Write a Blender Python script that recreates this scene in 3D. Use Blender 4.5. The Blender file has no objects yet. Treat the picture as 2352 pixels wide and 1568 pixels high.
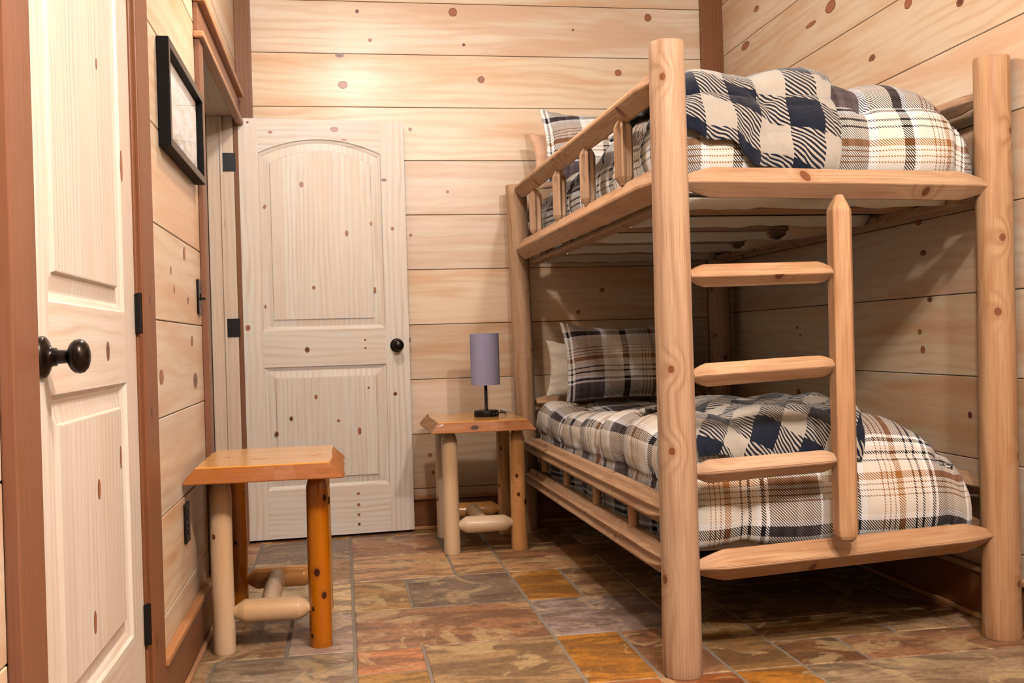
import bpy, math, random
from math import sin, cos, pi, radians, sqrt, hypot, exp, atan2, floor as fl
from mathutils import Vector, Matrix, noise
random.seed(7)
S = bpy.context.scene
COL = S.collection
R = random.Random(11)

# ------------------------------------------------------------------ materials
def newmat(name):
    m = bpy.data.materials.new(name); m.use_nodes = True
    nt = m.node_tree; nt.nodes.clear()
    out = nt.nodes.new('ShaderNodeOutputMaterial'); b = nt.nodes.new('ShaderNodeBsdfPrincipled')
    nt.links.new(b.outputs[0], out.inputs[0])
    return m, nt, b
class NB:
    def __init__(s, nt): s.nt = nt
    def put(s, sock, v):
        if isinstance(v, bpy.types.NodeSocket): s.nt.links.new(v, sock)
        elif v is not None:
            if hasattr(sock, 'default_value'):
                try: sock.default_value = v
                except Exception: sock.default_value = (v[0], v[1], v[2])
    def m(s, op, a, b=None, c=None, clamp=False):
        n = s.nt.nodes.new('ShaderNodeMath'); n.operation = op; n.use_clamp = clamp
        for i, v in enumerate((a, b, c)): 
            if v is not None: s.put(n.inputs[i], v)
        return n.outputs[0]
    def smooth(s, x, lo, hi, a=0.0, b=1.0):
        n = s.nt.nodes.new('ShaderNodeMapRange'); n.interpolation_type = 'SMOOTHSTEP'
        s.put(n.inputs[0], x); s.put(n.inputs[1], lo); s.put(n.inputs[2], hi); s.put(n.inputs[3], a); s.put(n.inputs[4], b)
        return n.outputs[0]
    def mix(s, f, a, b, mode='MIX'):
        n = s.nt.nodes.new('ShaderNodeMix'); n.data_type = 'RGBA'; n.blend_type = mode
        s.put(n.inputs[0], f); s.put(n.inputs[6], c4(a)); s.put(n.inputs[7], c4(b)); return n.outputs[2]
    def comb(s, x, y, z=0.0):
        n = s.nt.nodes.new('ShaderNodeCombineXYZ'); s.put(n.inputs[0], x); s.put(n.inputs[1], y); s.put(n.inputs[2], z); return n.outputs[0]
    def noise(s, v, scale=1.0, detail=2.0, rough=0.5, dist=0.0):
        n = s.nt.nodes.new('ShaderNodeTexNoise'); s.put(n.inputs['Vector'], v)
        n.inputs['Scale'].default_value = scale; n.inputs['Detail'].default_value = detail
        n.inputs['Roughness'].default_value = rough; n.inputs['Distortion'].default_value = dist
        return n.outputs[0]
    def attr(s, name):
        n = s.nt.nodes.new('ShaderNodeAttribute'); n.attribute_name = name; return n
    def uv(s):
        n = s.nt.nodes.new('ShaderNodeUVMap'); n.uv_map = 'UVMap'
        q = s.nt.nodes.new('ShaderNodeSeparateXYZ'); s.nt.links.new(n.outputs[0], q.inputs[0]); return q.outputs[0], q.outputs[1]
    def bump(s, h, strength, dist=0.002):
        n = s.nt.nodes.new('ShaderNodeBump'); n.inputs['Strength'].default_value = strength
        n.inputs['Distance'].default_value = dist; s.put(n.inputs['Height'], h); return n.outputs[0]
def c4(c):
    if isinstance(c, bpy.types.NodeSocket): return c
    return (c[0], c[1], c[2], 1.0)
def hexc(h):
    h = h.lstrip('#'); v = [int(h[i:i+2], 16)/255 for i in (0, 2, 4)]
    return tuple(x/12.92 if x <= .04045 else ((x+.055)/1.055)**2.4 for x in v)

def wood(name, base, dark, knotc, freq=34, band=.55, kscale=5.0, kaniso=.75, kgate=.55, kr=(.035, .075), rough=.42,
         coat=0.0, var=.16, pink=None, fiber=.25, spec=.35, hatch=0.0):
    m, nt, b = newmat(name); N = NB(nt)
    u, v = N.uv(); rnd = N.attr('rnd').outputs['Fac']
    u = N.m('ADD', u, N.m('MULTIPLY', rnd, 37.3)); v = N.m('ADD', v, N.m('MULTIPLY', rnd, 11.7))
    P = N.comb(u, v)
    vo = nt.nodes.new('ShaderNodeTexVoronoi'); vo.voronoi_dimensions = '2D'; vo.inputs['Scale'].default_value = 1.0
    nt.links.new(N.comb(N.m('MULTIPLY', u, kscale*kaniso), N.m('MULTIPLY', v, kscale)), vo.inputs['Vector'])
    d = vo.outputs['Distance']
    sc = nt.nodes.new('ShaderNodeSeparateColor'); nt.links.new(vo.outputs['Color'], sc.inputs[0])
    gate = N.m('GREATER_THAN', sc.outputs[0], kgate)
    rr = N.m('ADD', kr[0], N.m('MULTIPLY', sc.outputs[1], kr[1]-kr[0]))
    warp = N.noise(N.comb(N.m('MULTIPLY', u, .9), N.m('MULTIPLY', v, 5.0)), 1.0, 3.0, .55)
    near = N.m('MULTIPLY', N.smooth(d, .0, .38, 1.0, 0.0), gate)
    ph = N.m('ADD', N.m('MULTIPLY', v, freq*6.28), N.m('ADD', N.m('MULTIPLY', warp, 26.0), N.m('MULTIPLY', near, 9.0)))
    s1 = N.m('ADD', N.m('MULTIPLY', N.m('SINE', ph), .5), .5)
    bands = N.m('POWER', s1, 2.2)
    fib = N.noise(N.comb(N.m('MULTIPLY', u, 5.0), N.m('MULTIPLY', v, 260.0)), 1.0, 2.0, .6)
    blot = N.noise(N.comb(N.m('MULTIPLY', u, .8), N.m('MULTIPLY', v, 6.0)), 1.0, 4.0, .6, .4)
    bm = N.m('MULTIPLY', bands, N.m('MULTIPLY', N.smooth(N.noise(N.comb(u, N.m('MULTIPLY', v, 3.0)), 2.3, 2.0), .35, .65, .25, 1.0), band))
    col = N.mix(bm, base, dark)
    if pink: col = N.mix(N.m('MULTIPLY', N.smooth(blot, .42, .66), .75), col, pink)
    col = N.mix(N.m('MULTIPLY', N.smooth(fib, .4, .8), fiber), col, dark)
    hs = nt.nodes.new('ShaderNodeHueSaturation'); nt.links.new(col, hs.inputs['Color'])
    N.put(hs.inputs['Value'], N.m('ADD', 1.0-var*.5, N.m('MULTIPLY', N.m('FRACT', N.m('MULTIPLY', rnd, 17.31)), var)))
    N.put(hs.inputs['Saturation'], N.m('ADD', .92, N.m('MULTIPLY', N.m('FRACT', N.m('MULTIPLY', rnd, 7.77)), .16)))
    col = hs.outputs[0]
    halo = N.m('MULTIPLY', N.m('MULTIPLY', N.smooth(d, rr, N.m('MULTIPLY', rr, 2.6), 1.0, 0.0), gate), .35)
    col = N.mix(halo, col, dark)
    kn = N.m('MULTIPLY', N.smooth(d, N.m('MULTIPLY', rr, .8), N.m('MULTIPLY', rr, 1.05), 1.0, 0.0), gate)
    kring = N.m('ADD', .55, N.m('MULTIPLY', N.m('SINE', N.m('MULTIPLY', d, 320.0)), .18))
    kc = N.mix(kring, tuple(x*.55 for x in knotc), knotc)
    col = N.mix(kn, col, kc)
    N.put(b.inputs['Base Color'], col)
    b.inputs['Roughness'].default_value = rough; b.inputs['Specular IOR Level'].default_value = spec
    if coat: b.inputs['Coat Weight'].default_value = coat; b.inputs['Coat Roughness'].default_value = .12
    N.put(b.inputs['Normal'], N.bump(N.m('ADD', N.m('MULTIPLY', fib, .5), N.m('ADD', N.m('MULTIPLY', bands, -.25), N.m('MULTIPLY', blot, .8+hatch))), .25, .0015))
    return m
def knotmat():
    m, nt, b = newmat('wood_knot'); N = NB(nt)
    u, v = N.uv(); rnd = N.attr('rnd').outputs['Fac']
    r = N.m('SQRT', N.m('ADD', N.m('MULTIPLY', u, u), N.m('MULTIPLY', v, v)))
    ns = N.noise(N.comb(u, v, N.m('MULTIPLY', rnd, 50.0)), 3.0, 3.0, .6)
    r2 = N.m('ADD', r, N.m('MULTIPLY', N.m('SUBTRACT', ns, .5), .25))
    ring = N.m('ADD', .5, N.m('MULTIPLY', N.m('SINE', N.m('MULTIPLY', r2, 26.0)), .22))
    col = N.mix(ring, hexc('96502f'), hexc('bf7a52'))
    col = N.mix(N.smooth(r2, .78, .95), col, hexc('7a3d26'))
    col = N.mix(N.m('MULTIPLY', N.smooth(rnd, .74, .78), N.smooth(r2, .3, .9, .85, .2)), col, hexc('42231a'))
    N.put(b.inputs['Base Color'], col); b.inputs['Roughness'].default_value = .35
    return m
def plain(name, c, rough=.5, metal=0.0, bumpscale=0, bs=.2, sheen=0, var=.12, spec=.5):
    m, nt, b = newmat(name); N = NB(nt)
    tc = nt.nodes.new('ShaderNodeTexCoord')
    n = N.noise(tc.outputs['Object'], bumpscale or 40, 3.0)
    N.put(b.inputs['Base Color'], N.mix(N.m('MULTIPLY', n, 1.0), tuple(x*(1-var) for x in c), tuple(min(1, x*(1+var)) for x in c)))
    b.inputs['Roughness'].default_value = rough; b.inputs['Metallic'].default_value = metal
    b.inputs['Specular IOR Level'].default_value = spec
    if bumpscale: N.put(b.inputs['Normal'], N.bump(n, bs, .001))
    if sheen: b.inputs['Sheen Weight'].default_value = sheen
    return m
def stripes(N, nt, x, period, stops):
    f = N.m('FRACT', N.m('ADD', N.m('DIVIDE', x, period), 50.0))
    r = nt.nodes.new('ShaderNodeValToRGB'); r.color_ramp.interpolation = 'CONSTANT'
    els = r.color_ramp.elements
    while len(els) > 1: els.remove(els[-1])
    els[0].position = 0; els[0].color = c4(stops[0][1])
    for p, c in stops[1:]:
        e = els.new(p); e.color = c4(c)
    nt.links.new(f, r.inputs[0]); return r.outputs[0]
def plaid(name, pu, pv, su, sv, tw, ou=0.0, ov=0.0, rough=.85, sheen=.1, pile=0, rot=0.0):
    m, nt, b = newmat(name); N = NB(nt)
    u, v = N.uv()
    wob = N.m('MULTIPLY', N.m('SUBTRACT', N.noise(N.comb(u, v), 14.0, 2.0), .5), .005 if not pile else .0015)
    u1 = N.m('ADD', N.m('ADD', u, ou), wob); v1 = N.m('ADD', N.m('ADD', v, ov), wob)
    if rot:
        u1, v1 = N.m('SUBTRACT', N.m('MULTIPLY', u1, cos(rot)), N.m('MULTIPLY', v1, sin(rot))), N.m('ADD', N.m('MULTIPLY', u1, sin(rot)), N.m('MULTIPLY', v1, cos(rot)))
    cu = stripes(N, nt, u1, pu, su); cv = stripes(N, nt, v1, pv, sv)
    dg = N.m('FRACT', N.m('ADD', N.m('MULTIPLY', N.m('ADD', u1, N.m('MULTIPLY', v1, 1.0 if not pile else 2.2)), tw), 500.0))
    t = N.m('GREATER_THAN', dg, .5)
    col = N.mix(t, cu, cv)
    fine = N.noise(N.comb(u, v), 220.0 if pile else 900.0, 2.0)
    soft = N.noise(N.comb(u, v), 25.0, 3.0)
    hs = nt.nodes.new('ShaderNodeHueSaturation'); nt.links.new(col, hs.inputs['Color'])
    N.put(hs.inputs['Value'], N.m('ADD', .84, N.m('ADD', N.m('MULTIPLY', fine, .22), N.m('MULTIPLY', soft, .10))))
    N.put(b.inputs['Base Color'], hs.outputs[0])
    b.inputs['Roughness'].default_value = rough; b.inputs['Sheen Weight'].default_value = sheen
    b.inputs['Specular IOR Level'].default_value = .15
    N.put(b.inputs['Normal'], N.bump(N.m('ADD', fine, N.m('MULTIPLY', soft, 1.5 if pile else .8)), .5 if pile else .25, .003 if pile else .0012))
    return m

PINE = hexc('f0cfa0'); 
M = {}
M['wall'] = wood('pine_plank', hexc('f4d9ba'), hexc('dba676'), hexc('8a4a30'), freq=22, band=.45, kscale=4.2, kgate=1.1, kr=(.015, .03), rough=.32, pink=hexc('e2ad82'), var=.20, fiber=.25, spec=.4)
M['door'] = wood('door_pine', hexc('f2e4d4'), hexc('d6b292'), hexc('96512f'), freq=36, band=.55, kscale=5.2, kaniso=.8, kgate=1.1, kr=(.03, .06), rough=.42, pink=hexc('eed6c2'), var=.07, fiber=.25)
M['jamb'] = wood('jamb_pine', hexc('ecd0b6'), hexc('d0a888'), hexc('96512f'), freq=40, band=.35, kgate=.93, rough=.45, var=.08)
M['trim'] = wood('cedar_trim', hexc('8a5a3c'), hexc('6c412a'), hexc('5a2d18'), freq=46, band=.35, kgate=.88, kr=(.02, .05), rough=.42, pink=hexc('936046'), var=.16, fiber=.35)
M['cap'] = wood('cap_trim', hexc('c48d62'), hexc('a66c44'), hexc('5a2d18'), freq=46, band=.35, kgate=.95, rough=.42, var=.1)
M['log'] = wood('peeled_log', hexc('cda682'), hexc('996843'), hexc('8a5432'), freq=22, band=.62, kscale=6, kaniso=.85, kgate=.36, kr=(.045, .085), rough=.50, pink=hexc('be9170'), var=.10, fiber=.6, hatch=1.8, spec=.3)
M['varnlog'] = wood('varnished_log', hexc('e3a35c'), hexc('c67c38'), hexc('5e2c12'), freq=12, band=.4, kscale=8, kgate=.3, kr=(.05, .09), rough=.25, coat=.35, pink=hexc('cf8440'), var=.12, fiber=.25)
M['darklog'] = wood('red_varnished_log', hexc('c8772e'), hexc('a8571c'), hexc('4a1f0c'), freq=12, band=.5, kscale=9, kgate=.12, kr=(.05, .10), rough=.22, coat=.4, pink=hexc('b8641f'), var=.05, fiber=.3)
M['palelog'] = wood('pale_log', hexc('eec8a0'), hexc('d2a476'), hexc('7a4424'), freq=12, band=.25, kscale=7, kgate=.4, kr=(.04, .08), rough=.38, coat=.15, pink=hexc('dfae78'), var=.06, fiber=.25)
M['slab'] = wood('varnished_slab', hexc('eaa857'), hexc('d48c40'), hexc('8a5a38'), freq=14, band=.35, kscale=5, kgate=.7, kr=(.03, .06), rough=.2, coat=.25, pink=hexc('e09a4a'), var=.05, fiber=.15, spec=.5)
M['slabedge'] = wood('slab_edge', hexc('b0703c'), hexc('8a5028'), hexc('4a2412'), freq=60, band=.5, kscale=6, kgate=.75, kr=(.03, .1), rough=.45, coat=.04, pink=hexc('9c5c2c'), var=.05, fiber=.4)
M['bark'] = plain('rough_live_edge', hexc('a87a52'), .7, 0, 60, 1.0, var=.4)
M['knot'] = knotmat()
M['groove'] = plain('plank_gap', hexc('2e150a'), .9)
M['iron'] = plain('oil_rubbed_bronze', hexc('1d1512'), .28, .6, 90, .05, var=.3)
M['black'] = plain('black_metal', hexc('0c0a0a'), .42, 0, 200, .05, spec=.3)
M['gapshade'] = plain('gap_shade_black', hexc('0e0b0a'), .9, 0, 300, .4)  # shade between the slats, put into a black colour
M['sheet'] = plain('cream_sheet', hexc('e8d9c6'), .9, 0, 200, .3, .2)
M['canvas'] = plain('tan_canvas', hexc('cfae90'), .9, 0, 260, .6, .2)
M['white'] = plain('white_cotton', hexc('f2efee'), .9, 0, 200, .3, .2)
M['peach'] = plain('peach_cotton', hexc('e9b795'), .9, 0, 200, .3, .2)
M['shade'] = plain('grey_linen_shade', hexc('9b94ac'), .95, 0, 700, .6, .1, .18)
M['brass'] = plain('dark_port', hexc('6d5a45'), .3, .8)
M['frameside'] = plain('frame_black', hexc('0a0808'), .6, 0, 80, .1, spec=.15)
M['frontsheen'] = plain('frame_front_sheen', hexc('3a2c28'), .35, 0, 80, .05)  # black frame's front: brownish reflection put into the base colour
CR, WH, GR, DK, ORG, BE = hexc('ecdfd0'), hexc('faf7f8'), hexc('564c4f'), hexc('1d181c'), hexc('9c6630'), hexc('d9cab6')
G2, G3 = hexc('6c6163'), hexc('453b3c')
stops = [(0, GR), (.04, G3), (.075, GR), (.12, G3), (.145, G2), (.18, GR), (.235, G2), (.285, WH), (.33, CR), (.385, CR), (.47, DK), (.53, WH), (.56, CR), (.655, ORG), (.664, CR),
         (.685, ORG), (.694, CR), (.715, ORG), (.724, CR), (.745, ORG), (.785, CR), (.845, DK), (.858, CR), (.89, DK), (.903, CR), (.93, WH), (.955, DK), (.98, WH)]
M['plaid_low'] = plaid('plaid_comforter_cloth', .54, .54, stops, stops, 120, ou=.0, ov=.0)
M['plaid_up'] = plaid('plaid_comforter_cloth_b', .54, .54, stops, stops, 120, ou=.0, ov=.0)
M['plaid_pillow'] = plaid('plaid_sham_cloth', .50, -.50, stops, stops, 140, ou=-.04, ov=-.0825)
NV, NC = hexc('111829'), hexc('b8ada0')
M['buff'] = plaid('buffalo_check_fleece', .175, .175, [(0, NV), (.5, NC)], [(0, NV), (.5, NC)], 36, sheen=.35, pile=1)
M['buff_low'] = plaid('buffalo_check_fleece_b', .175, .175, [(0, NV), (.5, NC)], [(0, NV), (.5, NC)], 36, sheen=.35, pile=1, rot=.5)

# floor tile
def tilemat():
    m, nt, b = newmat('slate_tile'); N = NB(nt)
    u, v = N.uv(); rnd = N.attr('rnd').outputs['Fac']
    tn = N.attr('tone').outputs['Color']
    P = N.comb(u, v, N.m('MULTIPLY', rnd, 29.0))
    cl = N.noise(P, 4.2, 6.0, .62, 1.6)
    cl2 = N.noise(N.comb(N.m('MULTIPLY', u, .8), N.m('MULTIPLY', v, 2.6), N.m('MULTIPLY', rnd, 13.0)), 3.0, 7.0, .68, 1.4)
    gr = N.noise(P, 45.0, 5.0, .75)
    col = N.mix(N.smooth(cl2, .44, .56), tn, N.mix(.58, tn, hexc('5a4232')))
    col = N.mix(N.m('MULTIPLY', N.smooth(cl, .54, .60), .8), col, N.mix(.62, tn, hexc('e0c290')))
    vein = N.m('ABSOLUTE', N.m('SUBTRACT', N.noise(P, 2.4, 5.0, .6, 1.2), .5))
    col = N.mix(N.m('MULTIPLY', N.smooth(vein, .0, .012, 1.0, 0.0), .22), col, hexc('33231a'))
    col = N.mix(N.m('MULTIPLY', N.smooth(gr, .35, .75), .35), col, hexc('4a3322'))
    N.put(b.inputs['Base Color'], col)
    N.put(b.inputs['Roughness'], N.smooth(gr, .3, .7, .30, .50))
    b.inputs['Specular IOR Level'].default_value = .45
    N.put(b.inputs['Normal'], N.bump(N.m('ADD', N.m('MULTIPLY', gr, .4), N.m('ADD', cl, cl2)), .45, .004))
    return m
M['tile'] = tilemat()
M['grout'] = plain('grout', hexc('8e7f70'), .85, 0, 120, .4)

# ------------------------------------------------------------------ mesh builder
class MB:
    def __init__(s): s.v = []; s.f = []; s.uv = []; s.rn = []; s.mi = []; s.tone = []; s.sm = []
    def face(s, pts, uvs, rnd=0.0, mi=0, tone=(1, 1, 1), smooth=False):
        i = len(s.v); s.v += [tuple(p) for p in pts]; s.f.append(tuple(range(i, i+len(pts)))); s.uv.append([tuple(q) for q in uvs])
        s.rn.append(rnd); s.mi.append(mi); s.tone.append(tone); s.sm.append(smooth)
    def grid(s, rows, uvs, rnd=0.0, mi=0, closed=False, smooth=True, flip=False, mif=None):
        n, k = len(rows), len(rows[0]); base = len(s.v)
        for r in rows: s.v += [tuple(p) for p in r]
        for i in range(n-1):
            for j in range(k if closed else k-1):
                j2 = (j+1) % k
                ids = [base+i*k+j, base+i*k+j2, base+(i+1)*k+j2, base+(i+1)*k+j]
                jj = j+1
                q = [uvs(i, j), uvs(i, jj), uvs(i+1, jj), uvs(i+1, j)]
                if flip: ids.reverse(); q.reverse()
                s.f.append(tuple(ids)); s.uv.append(q); s.rn.append(rnd); s.mi.append(mif(i, j) if mif else mi); s.tone.append((1, 1, 1)); s.sm.append(smooth)
        return base
    def box(s, a, b, rnd=None, mi=0, grain=0, bev=0.0, tone=(1, 1, 1), mis=None):
        # axis-aligned box; grain = axis index of the wood grain
        if rnd is None: rnd = R.random()
        (x0, y0, z0), (x1, y1, z1) = a, b
        P = lambda i, j, k: (x1 if i else x0, y1 if j else y0, z1 if k else z0)
        fs = [[(0,0,0),(0,1,0),(1,1,0),(1,0,0)], [(0,0,1),(1,0,1),(1,1,1),(0,1,1)], [(0,0,0),(1,0,0),(1,0,1),(0,0,1)],
              [(0,1,0),(0,1,1),(1,1,1),(1,1,0)], [(0,0,0),(0,0,1),(0,1,1),(0,1,0)], [(1,0,0),(1,1,0),(1,1,1),(1,0,1)]]
        nrm = [2, 2, 1, 1, 0, 0]
        for q, (f, na) in enumerate(zip(fs, nrm)):
            pts = [P(*c) for c in f]
            ax = [k for k in range(3) if k != na]
            if grain in ax: ga = grain; oa = [k for k in ax if k != grain][0]
            else: ga, oa = ax
            s.face(pts, [(p[ga], p[oa]+q*.31) for p in pts], rnd, mis[q] if mis else mi, tone)
    def build(s, name, mats, parent=None, smooth=None, merge=False, bevel=0, kind=None, auto=None):
        me = bpy.data.meshes.new(name); me.from_pydata(s.v, [], s.f)
        ul = me.uv_layers.new(name='UVMap'); k = 0
        for u in s.uv:
            for q in u: ul.data[k].uv = q; k += 1
        at = me.attributes.new('rnd', 'FLOAT', 'FACE'); at.data.foreach_set('value', s.rn)
        if any(t != (1, 1, 1) for t in s.tone):
            at = me.attributes.new('tone', 'FLOAT_COLOR', 'FACE')
            at.data.foreach_set('color', [c for t in s.tone for c in (t[0], t[1], t[2], 1)])
        for m in (mats if isinstance(mats, (list, tuple)) else [mats]): me.materials.append(m)
        me.polygons.foreach_set('material_index', s.mi)
        me.polygons.foreach_set('use_smooth', s.sm if smooth is None else [smooth]*len(s.f))
        if merge or bevel:
            import bmesh
            bm = bmesh.new(); bm.from_mesh(me); bmesh.ops.remove_doubles(bm, verts=bm.verts, dist=1e-5); bm.to_mesh(me); bm.free()
        me.update()
        o = bpy.data.objects.new(name, me); COL.objects.link(o)
        if parent: o.parent = parent
        if bevel:
            b = o.modifiers.new('bevel', 'BEVEL'); b.width = bevel; b.segments = 2; b.limit_method = 'ANGLE'; b.angle_limit = radians(35)
        if kind: o['kind'] = kind
        return o
def empty(name, loc, label=None, cat=None, kind=None, group=None):
    o = bpy.data.objects.new(name, None); COL.objects.link(o); o.location = loc; o.empty_display_size = .05
    if label: o['label'] = label
    if cat: o['category'] = cat
    if kind: o['kind'] = kind
    if group: o['group'] = group
    return o
def tag(o, label, cat, group=None):
    o['label'] = label; o['category'] = cat
    if group: o['group'] = group
    return o
def rebase(root):
    """parts were modelled in world space: keep them there under the root"""
    inv = Matrix.Translation(root.location).inverted()
    for c in root.children:
        if c.parent == root: c.matrix_parent_inverse = inv
def frame_of(d):
    d = d.normalized(); up = Vector((0, 0, 1)) if abs(d.z) < .9 else Vector((0, -1, 0))
    a = d.cross(up).normalized(); b = a.cross(d).normalized(); return a, b
def lathe(mb, p0, axis, prof, seg=28, mi=0, rnd=0.0, smooth=True):
    """prof: list of (distance along axis, radius)"""
    p0 = Vector(p0); ax = Vector(axis).normalized(); a, b = frame_of(ax)
    rows = [[p0+ax*t+(a*cos(2*pi*j/seg)+b*sin(2*pi*j/seg))*max(r, 1e-4) for j in range(seg)] for t, r in prof]
    mb.grid(rows, lambda i, j: (prof[i][0], j*2*pi/seg*.05), rnd, mi, closed=True, smooth=smooth)
    for row, rev in ((rows[0], False), (rows[-1], True)):
        q = row[::-1] if rev else row
        mb.face(q, [(.0, .0)]*len(q), rnd, mi)
def tube(mb, pts, r, seg=8, mi=0, rnd=0.0):
    pts = [Vector(p) for p in pts]; rows = []
    for i, p in enumerate(pts):
        d = (pts[min(i+1, len(pts)-1)]-pts[max(i-1, 0)]); a, b = frame_of(d)
        rr = r[i] if isinstance(r, list) else r
        rows.append([p+(a*cos(2*pi*j/seg)+b*sin(2*pi*j/seg))*rr for j in range(seg)])
    mb.grid(rows, lambda i, j: (i*.02, j*.005), rnd, mi, closed=True)
    mb.face(rows[0], [(0, 0)]*seg, rnd, mi); mb.face(rows[-1][::-1], [(0, 0)]*seg, rnd, mi)

def log(p0, p1, r0, r1=None, ends=('flat', 'flat'), tl=.06, tr=.024, seg=24, facet=0, wob=.02, seed=0, squash=(1, 1), bow=0.0, mb=None, mi=0):
    """peeled log from p0 to p1. ends: flat / tenon (shaved cone down to tr) / round. facet>0: drawknife flats"""
    r1 = r0 if r1 is None else r1
    p0, p1 = Vector(p0), Vector(p1); L = (p1-p0).length; d = (p1-p0)/L; a, b = frame_of(d)
    rr = random.Random(seed*7+3); rnd = rr.random(); own = mb is None
    if own: mb = MB()
    rot = rr.uniform(0, 6)
    ts = []
    mb.faceted = bool(facet)
    def addend(kind, side):
        if kind == 'tenon': return [(0, tr), (.004, tr), (tl*.55, None, (tr/r0+1)*.5*1.06), (tl*.94, None, .985), (tl*1.08, None, 1.0)] if side == 0 else [(L-tl*1.08, None, 1.0), (L-tl*.94, None, .985), (L-tl*.55, None, (tr/r1+1)*.5*1.06), (L-.004, tr), (L, tr)]
        if kind == 'round': return [(0, None, .62), (.006, None, .80), (.016, None, .95), (.03, None, 1.0)] if side == 0 else [(L-.03, None, 1.0), (L-.016, None, .95), (L-.006, None, .80), (L, None, .62)]
        return [(0, None, .975), (.004, None, 1.0)] if side == 0 else [(L-.004, None, 1.0), (L, None, .975)]
    e0, e1 = addend(ends[0], 0), addend(ends[1], 1)
    body = [(t, None, 1.0) for t in [e0[-1][0]+(e1[0][0]-e0[-1][0])*k/ (max(3, int(L/.05))) for k in range(1, max(3, int(L/.05)))]]
    secs = e0+body+e1
    if facet: seg = facet
    fa = [rr.uniform(-.09, .09)+2*pi*k/facet for k in range(facet)] if facet else []
    fr_ = [rr.uniform(.98, 1.05) for k in range(facet)] if facet else []
    rows = []
    for sec in secs:
        t = sec[0]; base = r0+(r1-r0)*t/L
        if sec[1] is not None: rb, k = sec[1], 0
        else: rb, k = base*sec[2], 1
        c = p0+d*t+b*(bow*sin(pi*t/L))
        row = []
        for j in range(seg):
            th = 2*pi*j/seg
            q = rb
            if facet: th += fa[j]; q = rb*fr_[j]*1.03
            q *= 1+wob*(noise.noise(Vector((cos(th)*1.3+seed*3.1, sin(th)*1.3, t*5+seed)))*k*1.2)
            row.append(c+a*cos(th)*q*squash[0]+b*sin(th)*q*squash[1])
        rows.append(row)
    tt = [s_[0] for s_ in secs]
    mb.grid(rows, lambda i, j: (tt[i], j*2*pi/seg*r0), rnd, mi, closed=True, smooth=not facet, flip=True)
    for row, rev, off in ((rows[0], True, 3.3), (rows[-1], False, 5.1)):
        q = row[::-1] if rev else row
        mb.face(q, [((p-p0).dot(a)+off, (p-p0).dot(b)) for p in q], rnd, mi)
    return mb

# ------------------------------------------------------------------ room shell
XL, XR, YB, ZC = -.475, 2.010, 5.140, 2.78
def planks(name, axis, pos, thick, rng, zl, segs, knots, facing, parent=None, holes=()):
    """one wall of horizontal boards. axis: 0 wall plane x=pos, 1 wall plane y=pos. facing +-1: side of the room"""
    mb = MB()
    g = .0013
    for i in range(len(zl)-1):
        rnd = R.random()
        for (s0, s1, zlo, zhi) in segs:
            a, b = max(zl[i], zlo), min(zl[i+1], zhi)
            if b-a < .01: continue
            lo, hi = a+(g if a == zl[i] else 0), b-(g if b == zl[i+1] else 0)
            p0, p1 = (pos, pos-facing*thick)
            q0, q1 = min(p0, p1), max(p0, p1)
            # board face with small chamfers
            ch = .002
            def W(s_, dep, z): return (pos-facing*dep, s_, z) if axis == 0 else (s_, pos-facing*dep, z)
            prof = [(thick, lo), (ch, lo), (0, lo+ch), (0, hi-ch), (ch, hi), (thick, hi)]
            for k in range(len(prof)-1):
                (d0, z0), (d1, z1) = prof[k], prof[k+1]
                pts = [W(s0, d0, z0), W(s1, d0, z0), W(s1, d1, z1), W(s0, d1, z1)]
                if (axis == 0) == (facing > 0): pass
                else: pts.reverse()
                uv = [((p[1] if axis == 0 else p[0]), p[2]+d0*0.0) for p in pts]
                mb.face(pts, uv, rnd, 0)
            for s_, rev in ((s0, 0), (s1, 1)):
                pts = [W(s_, 0, lo), W(s_, thick, lo), W(s_, thick, hi), W(s_, 0, hi)]
                mb.face(pts, [(p[0] if axis == 0 else p[1], p[2]) for p in pts], rnd, 0)
    # backing behind the gaps
    for (s0, s1, zlo, zhi) in segs:
        q = sorted((pos-facing*thick, pos-facing*(thick+.06)))
        if axis == 0: mb.box((q[0], s0, max(zl[0], zlo)), (q[1], s1, min(zl[-1], zhi)), .5, 1)
        else: mb.box((s0, q[0], max(zl[0], zlo)), (s1, q[1], min(zl[-1], zhi)), .5, 1)
    for (s_, z, ru, rv) in knots:
        n = 18; rnd = R.random(); e = .0007
        pts = []
        for k in range(n):
            th = 2*pi*k/n; w = 1+.12*noise.noise(Vector((cos(th)+s_*9, sin(th)+z*7, 0)))
            su, sz = s_+ru*cos(th)*w, z+rv*sin(th)*w
            pts.append((pos+facing*e, su, sz) if axis == 0 else (su, pos+facing*e, sz))
        uv = [(cos(2*pi*k/n), sin(2*pi*k/n)) for k in range(n)]
        # fan so the radial uv works
        c = (pos+facing*e, s_, z) if axis == 0 else (s_, pos+facing*e, z)
        for k in range(n):
            k2 = (k+1) % n; tri = [c, pts[k], pts[k2]]; tu = [(0, 0), uv[k], uv[k2]]
            if (axis == 0) != (facing > 0): tri.reverse(); tu.reverse()
            mb.face(tri, tu, rnd, 2)
    return mb.build(name, [M['wall'], M['groove'], M['knot']], parent, kind='structure')

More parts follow.
